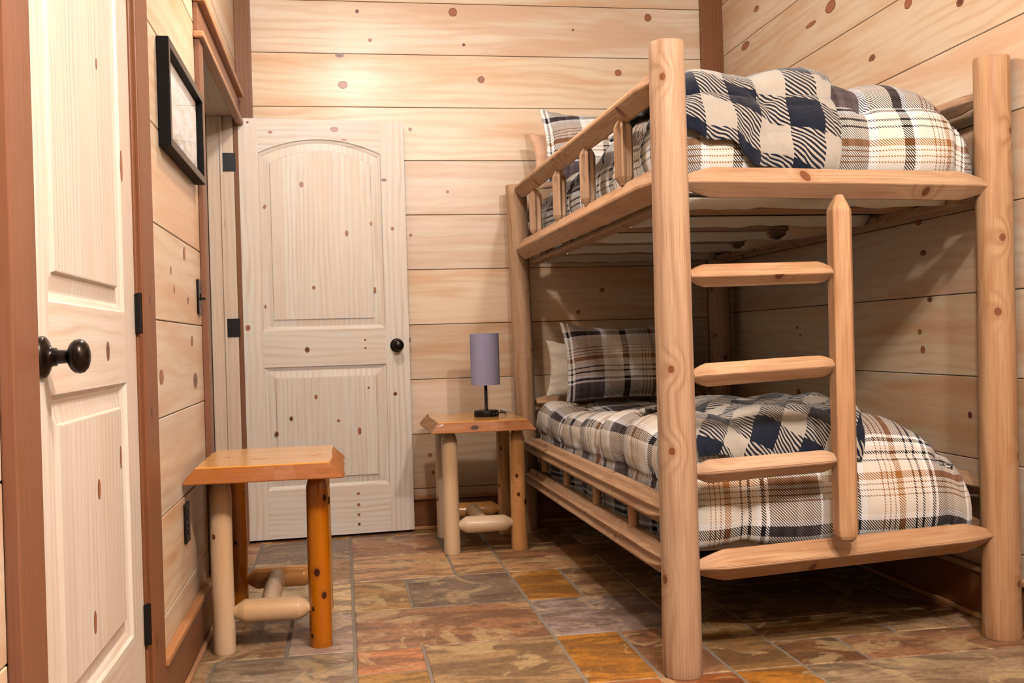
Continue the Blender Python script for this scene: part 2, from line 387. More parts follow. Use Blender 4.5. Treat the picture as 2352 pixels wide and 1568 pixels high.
zB = [0, .203, .476, .751, 1.026, 1.302, 1.577, 1.850, 2.117, 2.382, 2.643, ZC]
zR = [0, .240, .508, .775, 1.045, 1.313, 1.581, 1.857, 2.122, 2.390, 2.66, ZC]
zL = [0, .247, .503, .758, 1.015, 1.268, 1.53, 1.79, 2.05, 2.31, 2.57, ZC]
kB = [(.595, 2.6, .022, .022), (1.617, 2.595, .019, .021), (.116, 2.593, .010, .010), (1.215, 2.523, .007, .007), (.176, 2.451, .010, .009), (.646, 2.436, .008, .008),
      (.024, 2.372, .022, .011), (.035, 2.226, .024, .020), (.73, 2.261, .018, .018), (1.449, 2.306, .018, .017), (.363, 2.007, .010, .009), (.542, 1.693, .008, .008),
      (.35, 1.476, .009, .008), (1.33, 1.18, .014, .012), (1.20, 1.07, .012, .011), (.415, .37, .009, .010), (.43, .28, .008, .010), (1.62, 2.12, .012, .012)]
kR = [(4.66, 2.496, .03, .014), (3.915, 2.263, .045, .024), (4.094, 2.245, .05, .010), (4.805, 2.36, .05, .02), (3.598, 1.965, .025, .013), (3.34, 2.087, .025, .018), (3.036, 1.991, .02, .015),
      (3.313, 1.309, .02, .012), (3.289, 1.199, .02, .010), (3.257, 1.035, .015, .010), (3.325, .923, .013, .010), (3.309, .86, .015, .013), (3.045, .648, .012, .012), (4.315, .666, .02, .014),
      (4.31, .955, .01, .006), (4.28, .92, .01, .006)]
kL = [(2.811, .865, .03, .020), (3.433, .834, .045, .026), (3.382, .962, .028, .016), (3.271, 1.231, .025, .02), (3.009, 1.161, .012, .012), (3.059, 1.109, .01, .012), (3.323, 1.089, .014, .012), (3.205, 1.78, .03, .02), (3.55, 2.2, .02, .02)]
planks('wall_back', 1, YB, .02, None, zB, [(-.62, 2.15, 0, 9)], kB, -1)
planks('wall_right', 0, XR, .02, None, zR, [(-1.5, YB+.02, 0, 9)], kR, -1)
D2A, D2B, D2Z = 3.715, 5.000, 2.035     # doorway 2
D1A, D1B, D1Z = 1.650, 2.455, 2.045     # closed door
planks('wall_left', 0, XL, .02, None, zL, [(-1.5, D1A-.025, 0, 9), (D1B+.025, D2A-.02, 0, 9), (D1A-.025, D1B+.025, D1Z+.02, 9), (D2A-.02, D2B+.015, D2Z+.02, 9), (D2B+.015, YB, 0, 9)], kL, 1)
# hall behind the open doorway
planks('wall_hall', 0, -1.75, .02, None, zB, [(2.6, 6.2, 0, 9)], [], 1)
planks('wall_hall_end', 1, 6.2, .02, None, zB, [(-1.75, -.6, 0, 9)], [], -1)
mb = MB(); mb.box((-1.8, -1.5, ZC), (2.15, 6.25, ZC+.05), .3, 0, 1)
for k in range(26): mb.box((-1.8, -1.5+k*.3+.003, ZC-.015), (2.15, -1.5+(k+1)*.3-.003, ZC), None, 0, 0)
mb.build('ceiling', [M['wall']], kind='structure')

# floor tiles ------------------------------------------------------------
T = dict(tan=hexc('b88c62'), gold=hexc('a8702c'), rust=hexc('96582e'), terra=hexc('b0744a'), grey=hexc('a08a7c'), mauve=hexc('97837b'), brown=hexc('93694a'), cream=hexc('c3a378'), dk=hexc('7c5a38'), olive=hexc('927152'))
gx0, gsx = .009, .2070; gy0, gsy = 2.700, .2300
# (cell x, cell y, w, h, tone)
tl = [(0, 2, 3, 2, 'brown'), (0, 4, 1, 2, 'gold2'), (1, 4, 2, 2, 'greyb'), (0, 6, 2, 2, 'tan'), (2, 6, 1, 2, 'tan'), (0, 1, 1, 1, 'terra'), (0, 0, 1, 1, 'goldb'), (1, 0, 2, 2, 'creamb'), (3, 4, 1, 2, 'gold'),
      (4, 4, 1, 2, 'olive'), (3, 6, 2, 1, 'tan'), (3, 2, 2, 2, 'mauve'), (3, 0, 1, 2, 'gold'), (4, 0, 1, 2, 'brown'), (-1, 2, 1, 2, 'grey'), (-3, 2, 2, 2, 'olive'), (-2, 0, 2, 2, 'greyc'), (-3, 0, 1, 2, 'olive'), (-2, 4, 2, 2, 'cream'),
      (-1, 6, 1, 2, 'olive'), (-3, 4, 1, 2, 'brown'), (5, -1, 1, 1, 'gold'), (5, 0, 1, 3, 'tanb'), (6, -3, 5, 3, 'bigcream'), (6, 0, 1, 1, 'dk'), (7, 0, 3, 1, 'brown'), (0, 8, 2, 2, 'brown'), (2, 8, 1, 1, 'dk'), (3, 7, 3, 1, 'brown'), (3, 8, 2, 2, 'dk'),
      (3, -1, 2, 1, 'rust'), (2, -1, 1, 1, 'rust'), (0, -2, 2, 2, 'brown'), (-3, -2, 3, 2, 'tan')]
T = {k: tuple(min(.9, x*1.55) for x in v) for k, v in T.items()}
tone = dict(T, gold2=hexc('b88a4c'), greyb=hexc('8f7a68'), goldb=hexc('bb8a45'), creamb=hexc('b89468'), greyc=hexc('a8967f'), tanb=hexc('a8804f'), bigcream=hexc('b39a78'))
occ = {}
mb = MB()
def put_tile(cx, cy, w, h, tn):
    for i in range(w):
        for j in range(h): occ[(cx+i, cy+j)] = 1
    g = .0035
    x0, x1 = gx0+cx*gsx+g, gx0+(cx+w)*gsx-g; y0, y1 = gy0+cy*gsy+g, gy0+(cy+h)*gsy-g
    x0 = max(x0, -2.0) ; rnd = R.random(); c = tone[tn]; e = .004
    N_ = 5
    top = lambda x, y: (x, y, 0.0)
    def jag(a, b):  # slightly irregular edge
        out = []
        for k in range(N_): t = k/N_; out.append((a[0]+(b[0]-a[0])*t+R.uniform(-.0014, .0014)*(k > 0), a[1]+(b[1]-a[1])*t+R.uniform(-.0014, .0014)*(k > 0)))
        return out
    loop = jag((x0, y0), (x1, y0))+jag((x1, y0), (x1, y1))+jag((x1, y1), (x0, y1))+jag((x0, y1), (x0, y0))
    cxm, cym = (x0+x1)/2, (y0+y1)/2
    ins = [(cxm+(x-cxm)*(1-e*2/(x1-x0)), cym+(y-cym)*(1-e*2/(y1-y0))) for x, y in loop]
    mb.face([(x, y, 0) for x, y in ins], ins, rnd, 0, c)
    n = len(loop)
    for k in range(n):
        k2 = (k+1) % n
        mb.face([(loop[k][0], loop[k][1], -.004), (loop[k2][0], loop[k2][1], -.004), (ins[k2][0], ins[k2][1], 0), (ins[k][0], ins[k][1], 0)], [loop[k], loop[k2], ins[k2], ins[k]], rnd, 0, c)
for t in tl: put_tile(*t)
names = ['tan', 'brown', 'olive', 'dk', 'greyb', 'tanb', 'gold2', 'brown', 'rust', 'creamb']
for cy in range(-18, 16):
    for cx in range(-9, 11):
        if (cx, cy) in occ: continue
        w, h = R.choice([(2, 2), (1, 2), (2, 1), (3, 2), (1, 1), (2, 2)])
        while any((cx+i, cy+j) in occ for i in range(w) for j in range(h)):
            if w > 1: w -= 1
            elif h > 1: h -= 1
            else: break
        put_tile(cx, cy, w, h, R.choice(names))
mb.box((-2.0, -1.6, -.06), (2.4, 6.4, -.0025), .5, 1, tone=(.5, .5, .5))
mb.build('floor', [M['tile'], M['grout']], kind='structure')

# ------------------------------------------------------------------ trim
def trimbox(name, boxes, mats, bevel=.003):
    mb = MB()
    for bx in boxes:
        a, b, g = bx[:3]; mb.box(a, b, None, bx[3] if len(bx) > 3 else 0, g)
    return mb.build(name, mats, kind='structure', bevel=bevel)
tm = [M['trim'], M['jamb'], M['cap'], M['groove']]
# corner posts
trimbox('trim_1', [((XL, 5.062, 0), (-.402, YB-.0005, ZC-.016), 2)], tm)
trimbox('trim_2', [((1.895, 5.098, 0), (XR-.0005, YB-.0005, ZC-.016), 2)], tm)
# closed door casing: knob side, hinge side, head
trimbox('trim_3', [((XL+.0005, 1.520, 0), (XL+.022, D1A-.010, D1Z+.03), 2)], tm)
trimbox('trim_4', [((XL+.0005, D1B+.030, 0), (XL+.020, 2.640, D1Z+.03), 2), ((XL-.10, D1B+.004, 0), (XL+.012, D1B+.022, D1Z+.01), 2)], tm)
trimbox('trim_5', [((XL+.0005, 1.52, D1Z+.031), (XL+.022, 2.64, D1Z+.15), 1), ((XL+.0005, 1.50, D1Z+.151), (XL+.04, 2.66, D1Z+.175), 1)], tm)
# doorway 2: near casing, header with two ledges
trimbox('trim_6', [((XL+.0005, 3.622, 0), (XL+.020, 3.708, 1.998), 2)], tm)
trimbox('trim_7', [((XL+.0005, 3.615, 2.023), (XL+.018, 5.000, 2.122), 1, 0)], tm)
trimbox('trim_8', [((XL+.0005, 3.605, 1.999), (XL+.036, 5.020, 2.022), 1, 2), ((XL+.0005, 3.605, 2.123), (XL+.042, 5.000, 2.147), 1, 2)], tm, .005)
# jamb lining of the open doorway
trimbox('trim_11', [((XL-.0115, D2B-.006, 0), (XL+.010, D2B+.012, D2Z-.001), 2)], tm, .002)
trimbox('trim_9', [((XL-.135, D2B-.004, 0), (XL-.012, D2B+.013, D2Z), 2, 1), ((XL-.135, 3.697, 0), (XL-.001, 3.714, D2Z), 2, 1), ((XL-.135, 3.697, D2Z+.0005), (XL-.001, D2B+.013, D2Z+.018), 1, 1),
                   ((XL-.075, D2B-.014, 0), (XL-.062, D2B-.0045, D2Z-.002), 2, 1)], tm)
# wall thickness at the openings
trimbox('trim_10', [((XL-.135, 2.48, 0), (XL-.081, 3.696, ZC-.02), 2), ((XL-.135, D2B+.014, 0), (XL-.081, YB+.05, ZC-.02), 2), ((XL-.135, 3.697, D2Z+.019), (XL-.081, D2B+.013, ZC-.02), 1),
                    ((XL-.135, 1.60, 0), (XL-.10, 2.479, ZC-.02), 2)], [M['wall']], 0)
def baseboard(name, p, q, axis, d):
    mb = MB()
    # p,q along-run coordinates; profile built as boxes
    def B(a0, a1, z0, z1, mi=0):
        lo, hi = sorted((a0, a1))
        if axis == 0: mb.box((lo, p, z0), (hi, q, z1), None, mi, 1)
        else: mb.box((p, lo, z0), (q, hi, z1), None, mi, 0)
    b0 = {0: XL if d > 0 else XR, 1: YB}[axis]
    B(b0+d*.0005, b0+d*.016, .001, .150); B(b0+d*.0005, b0+d*.026, .1505, .168, 2); B(b0+d*.0165, b0+d*.030, .001, .018, 2)
    return mb.build(name, tm, kind='structure', bevel=.003)
baseboard('baseboard_left', 2.645, 3.619, 0, 1)
baseboard('baseboard_left_near', -1.5, 1.515, 0, 1)
baseboard('baseboard_right', -1.5, 5.097, 0, -1)
baseboard('baseboard_back', -.400, 1.893, 1, -1)

# ------------------------------------------------------------------ doors
def door_mesh(W, H, panels, knots, TH=.035):
    """door in its own frame: x 0..W, z 0..H, front face at y=0, panels = list of (x0,x1,z0,z1,arch)"""
    mb = MB()
    X0, X1 = panels[0][0], panels[0][1]
    F = lambda pts, g, rnd: mb.face([(x, 0, z) for x, z in pts], [((z, x) if g else (x, z)) for x, z in pts], rnd)
    r1, r2 = R.random(), R.random()
    F([(0, 0), (X0, 0), (X0, H), (0, H)], 1, r1); F([(X1, 0), (W, 0), (W, H), (X1, H)], 1, r2)
    zs = sorted(panels, key=lambda p: p[2])
    F([(X0, 0), (X1, 0), (X1, zs[0][2]), (X0, zs[0][2])], 0, R.random())
    F([(X0, zs[0][3]), (X1, zs[0][3]), (X1, zs[1][2]), (X0, zs[1][2])], 0, R.random())
    def loopof(p, ins):
        x0, x1, z0, z1, arch = p; n = 22; out = [(x0+ins, z0+ins), (x1-ins, z0+ins)]
        for k in range(n+1):
            t = k/n; x = (x1-ins)+(x0+ins-x1+ins)*t; c = (2*t-1)
            # circular arc
            out.append((x, z1-ins+arch*(1-c*c)*(1.0)))
        return out
    top = zs[1]; lp = loopof(top, 0)[2:]
    rr_ = R.random()
    for k in range(len(lp)-1):
        (xa, za), (xb, zb) = lp[k], lp[k+1]
        F([(xb, zb), (xa, za), (xa, H), (xb, H)], 0, rr_)
    for p in panels:
        levels = [(0, 0), (.004, .007), (.012, .010), (.018, .0135), (.022, .0135), (.051, .0085), (.0535, .0025), (.056, .002)]
        loops = [[(x, d, z) for x, z in loopof(p, i)] for i, d in levels]
        rp = R.random()
        for a in range(len(loops)-1):
            A, B = loops[a], loops[a+1]; n = len(A)
            for k in range(n):
                k2 = (k+1) % n; q = [A[k], A[k2], B[k2], B[k]]
                vert = abs(A[k][2]-A[k2][2]) > abs(A[k][0]-A[k2][0])
                mb.face(q, [(t[2], t[0]) for t in q] if a >= 3 else [((t[2], t[0]) if vert else (t[0], t[2])) for t in q], rp if a >= 3 else r1)
        # raised field split in edge-glued strips
        L = loops[-1]; lo = p[0]+.056; hi = p[1]-.056; zb_ = L[0][2]; arc = L[2:]
        def ztop(x):
            for k in range(len(arc)-1):
                if arc[k][0] >= x >= arc[k+1][0]:
                    t = (arc[k][0]-x)/max(1e-9, arc[k][0]-arc[k+1][0]); return arc[k][2]+(arc[k+1][2]-arc[k][2])*t
            return arc[-1][2]
        x = lo
        while x < hi-1e-6:
            w = R.uniform(.055, .11); x2 = min(hi, x+w)
            if hi-x2 < .03: x2 = hi
            xs = [x+(x2-x)*k/4 for k in range(5)]; rn = R.random()
            for k in range(4):
                q = [(xs[k], .002, zb_), (xs[k+1], .002, zb_), (xs[k+1], .002, ztop(xs[k+1])), (xs[k], .002, ztop(xs[k]))]
                mb.face(q, [(t[2], t[0]) for t in q], rn)
            x = x2
    # edges and back
    for q in ([(0, 0, 0), (0, 0, H), (0, TH, H), (0, TH, 0)], [(W, 0, 0), (W, TH, 0), (W, TH, H), (W, 0, H)], [(0, 0, H), (W, 0, H), (W, TH, H), (0, TH, H)], [(0, 0, 0), (0, TH, 0), (W, TH, 0), (W, 0, 0)], [(0, TH, 0), (0, TH, H), (W, TH, H), (W, TH, 0)]):
        mb.face(q, [(t[2]+t[1]*.3, t[0]+t[1]) for t in q], r1)
    for (x, z, rx, rz, dp) in knots:
        n = 14; rn = R.random(); c = (x, dp-.0006, z)
        pts = [(x+rx*cos(2*pi*k/n), dp-.0006, z+rz*sin(2*pi*k/n)) for k in range(n)]
        for k in range(n):
            k2 = (k+1) % n; mb.face([c, pts[k], pts[k2]], [(0, 0), (cos(2*pi*k/n), sin(2*pi*k/n)), (cos(2*pi*k2/n), sin(2*pi*k2/n))], rn, 1)
    return mb
def knob(parent, p, ax, back=False):
    mb = MB()
    lathe(mb, p, ax, [(0, .0335), (.005, .0335), (.008, .031), (.011, .026), (.014, .017), (.019, .0145), (.023, .0145)], 32)
    h = mb.build('door_handle', M['iron'], parent)
    mb = MB()
    lathe(mb, Vector(p)+Vector(ax).normalized()*.0225, ax, [(0, .0115), (.016, .0105), (.019, .014), (.023, .0215), (.029, .0265), (.036, .0275), (.042, .0255), (.047, .020), (.050, .012), (.051, .002)], 32)
    mb.build('knob', M['iron'], h)
    return h
# closed door 1 (faces +X): local x runs along -y? use matrix
H1 = 2.03
kn1 = [(.70, 1.33, .012, .035, 0), (.52, .86+.065, .014, .02, 0), (.35, 1.65, .007, .01, .002), (.42, .66, .011, .02, .002), (.62, .70, .008, .025, .002), (.36, .42, .01, .022, .002), (.5, 1.5, .006, .012, .002)]
W1 = D1B-D1A
P1 = [(.105, W1-.115, .300, .856, 0), (.105, W1-.115, 1.008, 1.80, .07)]
d1 = door_mesh(W1, H1, P1, kn1).build('door_1', [M['door'], M['knot']], kind='structure')
# local x -> +Y, local y(depth) -> -X
d1.matrix_world = Matrix(((0, -1, 0, XL+.006), (1, 0, 0, D1A), (0, 0, 1, .012), (0, 0, 0, 1)))
knob(d1, (.055, 0, .918), (0, -1, 0))
for z in (.295, 1.01, 1.785):
    mb = MB(); mb.box((W1-.006, -.012, z-.045), (W1+.010, -.0005, z+.045)); lathe(mb, (W1+.002, -.010, z-.047), (0, 0, 1), [(0, .006), (.094, .006)], 12)
    mb.build('hinge', M['black'], d1)
mb = MB(); 
# open door 2
W2 = hypot(.800, .060); H2 = 2.020
P2_ = [(.100, W2-.116, .232, .825, 0), (.100, W2-.116, 1.000, 1.858, .067)]
kn2 = [(.055, 2.00, .006, .006, 0), (.16, 1.955, .010, .007, 0), (.465, 1.975, .020, .013, 0), (.51, 1.925, .014, .005, 0), (.30, 1.705, .010, .014, .002), (.125, 1.60, .006, .008, .0035), (.51, 1.468, .009, .015, .002), (.63, 1.515, .007, .010, .002),
       (.70, 1.73, .014, .008, 0), (.735, 1.49, .009, .009, 0), (.345, 1.205, .008, .009, .002), (.64, 1.19, .007, .014, .002), (.115, 1.12, .005, .007, .0035), (.03, 1.018, .012, .014, 0), (.305, .905, .012, .014, 0), (.585, .945, .005, .005, 0), (.585, .905, .005, .005, 0),
       (.34, .675, .008, .012, .002), (.595, .71, .005, .006, .002), (.22, .575, .009, .012, .002), (.15, .505, .010, .013, .002), (.445, .555, .008, .007, .002), (.545, .50, .009, .018, .002), (.62, .66, .008, .006, .004), (.725, .675, .010, .010, 0), (.03, .35, .005, .03, 0),
       (.53, .195, .008, .007, 0), (.53, .140, .008, .008, 0), (.53, .092, .007, .008, 0), (.53, .045, .007, .008, 0)]
d2 = door_mesh(W2, H2, P2_, kn2).build('door_2', [M['door'], M['knot']], kind='structure')
ang = atan2(.060, .800); ca, sa = cos(ang), sin(ang)
d2.matrix_world = Matrix(((ca, -sa, 0, -.476), (sa, ca, 0, 5.018), (0, 0, 1, .012), (0, 0, 0, 1)))
knob(d2, (.740, 0, .915), (0, -1, 0))
mb = MB(); mb.box((W2-.0005, .010, .925), (W2+.008, .022, .950)); mb.build('latch', M['brass'], d2)
for z in (.22, 1.020, 1.805):
    mb = MB(); mb.box((-.070, -.026, z-.043), (-.004, -.0235, z+.043)); mb.box((-.006, -.012, z-.043), (-.0005, .018, z+.043)); lathe(mb, (-.002, -.014, z-.044), (0, 0, 1), [(0, .006), (.088, .006)], 12)
    mb.build('hinge', M['black'], d2)

# ------------------------------------------------------------------ wall things on the left wall
fr = empty('picture_frame', (XL, 3.21, 1.48), 'black-framed picture behind reflective glass on the left plank wall', 'picture frame')
y0, y1, z0, z1, xf = 2.868, 3.560, 1.487, 1.783, XL+.034
w = .024
mb = MB()
for a, b, g in (((XL+.001, y0, z0), (xf, y0+w, z1), 2), ((XL+.001, y1-w, z0), (xf, y1, z1), 2), ((XL+.001, y0+w+.0003, z0), (xf, y1-w-.0003, z0+w), 1), ((XL+.001, y0+w+.0003, z1-w), (xf, y1-w-.0003, z1), 1)):
    mb.box(a, b, None, 0, g, mis=[0, 0, 0, 0, 0, 1])
mb.build('frame', [M['frameside'], M['frontsheen']], fr, bevel=.0015)
def artmat():
    m, nt, b = newmat('pale_landscape_print'); N = NB(nt)
    u, v = N.uv()
    n = N.noise(N.comb(N.m('MULTIPLY', u, 3.0), N.m('MULTIPLY', v, 9.0)), 3.0, 5.0, .6, .5)
    col = N.mix(N.smooth(n, .4, .65), hexc('fbf8f6'), hexc('ecdccb'))
    col = N.mix(N.m('MULTIPLY', N.smooth(v, .0, .11, 1.0, 0.0), N.smooth(n, .3, .6)), col, hexc('8d7770'))
    N.put(b.inputs['Base Color'], col); b.inputs['Roughness'].default_value = .6
    return m
mb = MB(); q = [(XL+.012, y0+w, z0+w), (XL+.012, y1-w, z0+w), (XL+.012, y1-w, z1-w), (XL+.012, y0+w, z1-w)]
mb.face(q, [(p[1]-y0, p[2]-z0) for p in q]); q2 = [(XL+.009, p[1], p[2]) for p in q][::-1]; mb.face(q2, [(0, 0)]*4)
mb.build('print', artmat(), fr)
def glassmat():
    m = bpy.data.materials.new('picture_glass'); m.use_nodes = True; nt = m.node_tree; nt.nodes.clear()
    o = nt.nodes.new('ShaderNodeOutputMaterial'); mx = nt.nodes.new('ShaderNodeMixShader'); t = nt.nodes.new('ShaderNodeBsdfTransparent'); g = nt.nodes.new('ShaderNodeBsdfGlossy')
    lw = nt.nodes.new('ShaderNodeLayerWeight'); lw.inputs[0].default_value = .5; NN = NB(nt)
    fo = NN.m('ADD', .035, NN.m('MULTIPLY', NN.m('POWER', lw.outputs['Facing'], 5.0), .6)); g.inputs['Roughness'].default_value = .02
    nt.links.new(fo, mx.inputs[0]); nt.links.new(t.outputs[0], mx.inputs[1]); nt.links.new(g.outputs[0], mx.inputs[2]); nt.links.new(mx.outputs[0], o.inputs[0]); return m
mb = MB(); q = [(XL+.022, y0+w-.002, z0+w-.002), (XL+.022, y1-w+.002, z0+w-.002), (XL+.022, y1-w+.002, z1-w+.002), (XL+.022, y0+w-.002, z1-w+.002)]
mb.face(q, [(0, 0)]*4); mb.build('glass_pane', glassmat(), fr)
rebase(fr)
sw = empty('light_switch', (XL, 3.552, 1.11), 'dark bronze light switch on the plank wall beside the open doorway', 'light switch')
mb = MB(); mb.box((XL+.0005, 3.515, 1.052), (XL+.008, 3.590, 1.168)); mb.build('switch_plate', M['iron'], sw, bevel=.002)
mb = MB(); mb.box((XL+.0085, 3.546, 1.098), (XL+.011, 3.559, 1.122)); mb.box((XL+.011, 3.549, 1.100), (XL+.024, 3.556, 1.108)); mb.build('toggle', M['black'], sw, bevel=.001)
for z in (1.08, 1.14):
    mb = MB(); lathe(mb, (XL+.008, 3.5525, z), (1, 0, 0), [(0, .003), (.0012, .003)], 10); mb.build('screw', M['brass'], sw)
rebase(sw)
ol = empty('power_outlet', (XL, 3.145, .42), 'black power outlet low on the plank wall behind the near stool', 'power outlet')
mb = MB(); mb.box((XL+.0005, 3.105, .366), (XL+.008, 3.182, .482)); mb.build('outlet_plate', M['black'], ol, bevel=.002)
for z in (.403, .445):
    mb = MB(); lathe(mb, (XL+.008, 3.1435, z), (1, 0, 0), [(0, .0155), (.002, .0155), (.0025, .014)], 18)
    for dy in (-.006, .006): mb.box((XL+.0106, 3.1435+dy-.001, z-.002), (XL+.0112, 3.1435+dy+.001, z+.007), mi=1)
    mb.build('socket', [M['iron'], M['groove']], ol)
rebase(ol)

# ------------------------------------------------------------------ log stool and nightstand
def slab_top(x0, x1, y0, y1, zt, th, seed, slope=.030, burl=False):
    """live-edge slab: sides flare outwards towards the bottom"""
    mb = MB(); rr = random.Random(seed); n = 14
    def edge(side, lvl):  # points of the outline at a level (0 top .. 1 bottom)
        out = []
        k = .9
        for i in range(n):
            t = i/n
            wv = lambda s_: .006*noise.noise(Vector((s_*6+seed, side*3.3, lvl*.6)))+.0025*noise.noise(Vector((s_*30+seed, side*3.3, lvl*2)))
            o = slope*(lvl-.0)*(1 if side in (0, 2) else 1.15)
            if side == 0: x = x0+(x1-x0)*t; out.append((x-o*(1-2*t), y0-o*.6+wv(x)))
            if side == 1: y = y0+(y1-y0)*t; out.append((x1+o+wv(y)*2.2, y-o*.6*(1-2*t)))
            if side == 2: x = x1+(x0-x1)*t; out.append((x+o*(1-2*t), y1+o*.6+wv(x)))
            if side == 3: y = y1+(y0-y1)*t; out.append((x0-o+wv(y)*2.2-(.012*abs(noise.noise(Vector((y*25, lvl*3, 4)))) if burl else 0), y+o*.6*(1-2*t)))
        return out
    lv = [0, .06, .35, .7, .94, 1.0]; off = [.10, 0.0, .35, .72, 1.0, .96]
    loops = []
    for l, o in zip(lv, off):
        pts = []
        for sd in range(4): pts += edge(sd, o)
        loops.append([(x, y, zt-th*l) for x, y in pts])
    # tiny inset of the very top
    cx_, cy_ = (x0+x1)/2, (y0+y1)/2
    loops[0] = [(cx_+(x-cx_)*.988, cy_+(y-cy_)*.99, zt) for x, y, z in loops[1]]
    m = 4*n
    per = [0]
    for k in range(m): a, b = loops[1][k], loops[1][(k+1) % m]; per.append(per[-1]+hypot(a[0]-b[0], a[1]-b[1]))
    mb.grid(loops, lambda i, j: (per[j], -lv[i]*th*1.3), rr.random(), 1, closed=True, smooth=False, flip=True, mif=lambda i, j: (2 if (j//n == 3 and burl) else 1) if i > 0 else 0)
    mb.face(loops[0], [(p[0], p[1]) for p in loops[0]], rr.random(), 0)
    mb.face(loops[-1][::-1], [(p[0], p[1]) for p in loops[-1][::-1]], rr.random(), 1)
    return mb
def log_table(name, label, cat, X, Y, zt, th, topbox, legmats, seed, rl, burl=False, stz=.122, inlay=()):
    root = empty(name, ((X[0]+X[1])/2, (Y[0]+Y[1])/2, 0), label, cat)
    tp = slab_top(*topbox, zt, th, seed, burl=burl).build('tabletop', [M['slab'], M['slabedge'], M['bark']], root)
    i = 0
    for y in (Y[0], Y[1]):
        for x in (X[0], X[1]):
            tx = x+(.006 if x == X[0] else -.012)*0
            log((x, y, 0.0005), (x, y, zt-th-.0005), rl[i]*1.02, rl[i]*.97, ('flat', 'tenon'), tl=.045, tr=rl[i]*.62, wob=.035, seed=seed*5+i).build('leg', legmats[i], root); i += 1
    zc = stz
    for y, dz in ((Y[0], 0), (Y[1], 0)):
        log((X[0]+rl[0]*.80, y, zc), (X[1]-rl[1]*.80, y, zc), .0365, .0365, ('tenon', 'tenon'), tl=.038, tr=.016, wob=.05, seed=seed+9+int(y*10)).build('stretcher', M['palelog'] if y == Y[0] else M['varnlog'], root)
    xc = (X[0]+X[1])/2-.012
    log((xc, Y[0]+.022, zc+.004), (xc, Y[1]-.022, zc+.004), .031, .031, ('flat', 'flat'), wob=.04, seed=seed+31).build('crossbar', M['palelog'], root)
    for (x, y, rx, ry) in inlay:
        mb = MB(); q = [(x-rx, y, zt+.0006), (x, y-ry, zt+.0006), (x+rx, y, zt+.0006), (x, y+ry, zt+.0006)]
        lo = [(a, b, zt-.004) for a, b, c in q]
        mb.face(q, [(p[0], p[1]) for p in q], .3); mb.grid([lo, q], lambda i, j: (j*.03, i*.01), .3, 0, closed=True, smooth=False)
        mb.build('bow_tie_inlay', M['cap'], root)
    rebase(root); return root
log_table('log_stool', 'small log side table with bare orange slab top beside the left wall', 'side table', (-.386, -.094), (3.25, 3.70), .588, .047, (-.440, -.045, 3.10, 3.63),
          [M['palelog'], M['darklog'], M['darklog'], M['varnlog']], 3, [.0335, .0345, .034, .033], stz=.123, inlay=((-.27, 3.28, .022, .016), (-.10, 3.32, .022, .016)))
log_table('log_nightstand', 'log nightstand with orange live-edge top carrying the lamp beside the bunk', 'nightstand', (.450, .752), (4.50, 4.90), .589, .047, (.392, .790, 4.395, 4.955),
          [M['palelog'], M['varnlog'], M['palelog'], M['varnlog']], 8, [.036, .0355, .030, .034], burl=True, stz=.124)

# ------------------------------------------------------------------ lamp
lx, ly, lz = .640, 4.650, .5896
lm = empty('table_lamp', (lx, ly, lz), 'black stick table lamp with grey drum shade on the nightstand', 'table lamp')
mb = MB(); lathe(mb, (lx, ly, lz), (0, 0, 1), [(0, .0555), (.002, .057), (.024, .057), (.027, .0555), (.028, .052)], 48); mb.build('lamp_base', M['black'], lm)
for dx in (.028, .040):
    mb = MB(); yy = ly-sqrt(.057**2-dx*dx); mb.box((lx+dx-.0022, yy-.0012, lz+.010), (lx+dx+.0022, yy+.004, lz+.020)); mb.build('usb_port', M['brass'], lm)
mb = MB(); lathe(mb, (lx, ly, lz+.0282), (0, 0, 1), [(0, .012), (.003, .0075), (.16, .0075)], 16); mb.build('pole', M['black'], lm)
mb = MB(); seg = 64; z0_, z1_ = .734, .969; ro, ri = .0665, .0650
rows = [[(lx+r_*cos(2*pi*j/seg), ly+r_*sin(2*pi*j/seg), z) for j in range(seg)] for r_, z in ((ri, z0_), (ro, z0_), (ro, z1_), (ri, z1_), (ri, z0_))]
mb.grid(rows, lambda i, j: (j*.006, rows[i][0][2]), 0, 0, closed=True, smooth=False, flip=True)
sh = mb.build('lamp_shade', M['shade'], lm)
mb = MB()
for k in range(3): a = k*2*pi/3; tube(mb, [(lx, ly, .745), (lx+ri*cos(a), ly+ri*sin(a), .745)], .0015, 6)
lathe(mb, (lx, ly, .7385), (0, 0, 1), [(0, .016), (.05, .016)], 16); mb.build('shade_ring', M['black'], sh)
mb = MB(); lathe(mb, (lx, ly, .789), (0, 0, 1), [(0, .012), (.015, .014), (.04, .028), (.06, .030), (.08, .022), (.088, .006)], 20); mb.build('light_bulb', M['white'], sh)
mb = MB(); cp = [(lx+.055, ly+.008, lz+.010), (lx+.075, ly+.02, lz+.013), (lx+.095, ly+.05, lz+.012), (lx+.105, ly+.09, lz+.007), (lx+.110, ly+.14, lz+.004), (lx+.112, ly+.20, lz+.0035), (lx+.113, ly+.27, lz+.0035), (lx+.114, ly+.318, lz-.001), (lx+.114, ly+.345, lz-.05), (lx+.112, ly+.350, lz-.3), (lx+.112, ly+.350, .10)]
def cr(P, n=6):
    out = []
    for i in range(len(P)-1):
        p0, p1, p2, p3 = P[max(i-1, 0)], P[i], P[i+1], P[min(i+2, len(P)-1)]
        for k in range(n):
            t = k/n
            out.append(tuple(.5*((2*b)+(-a+c)*t+(2*a-5*b+4*c-d)*t*t+(-a+3*b-3*c+d)*t**3) for a, b, c, d in zip(p0, p1, p2, p3)))
    out.append(tuple(P[-1])); return out
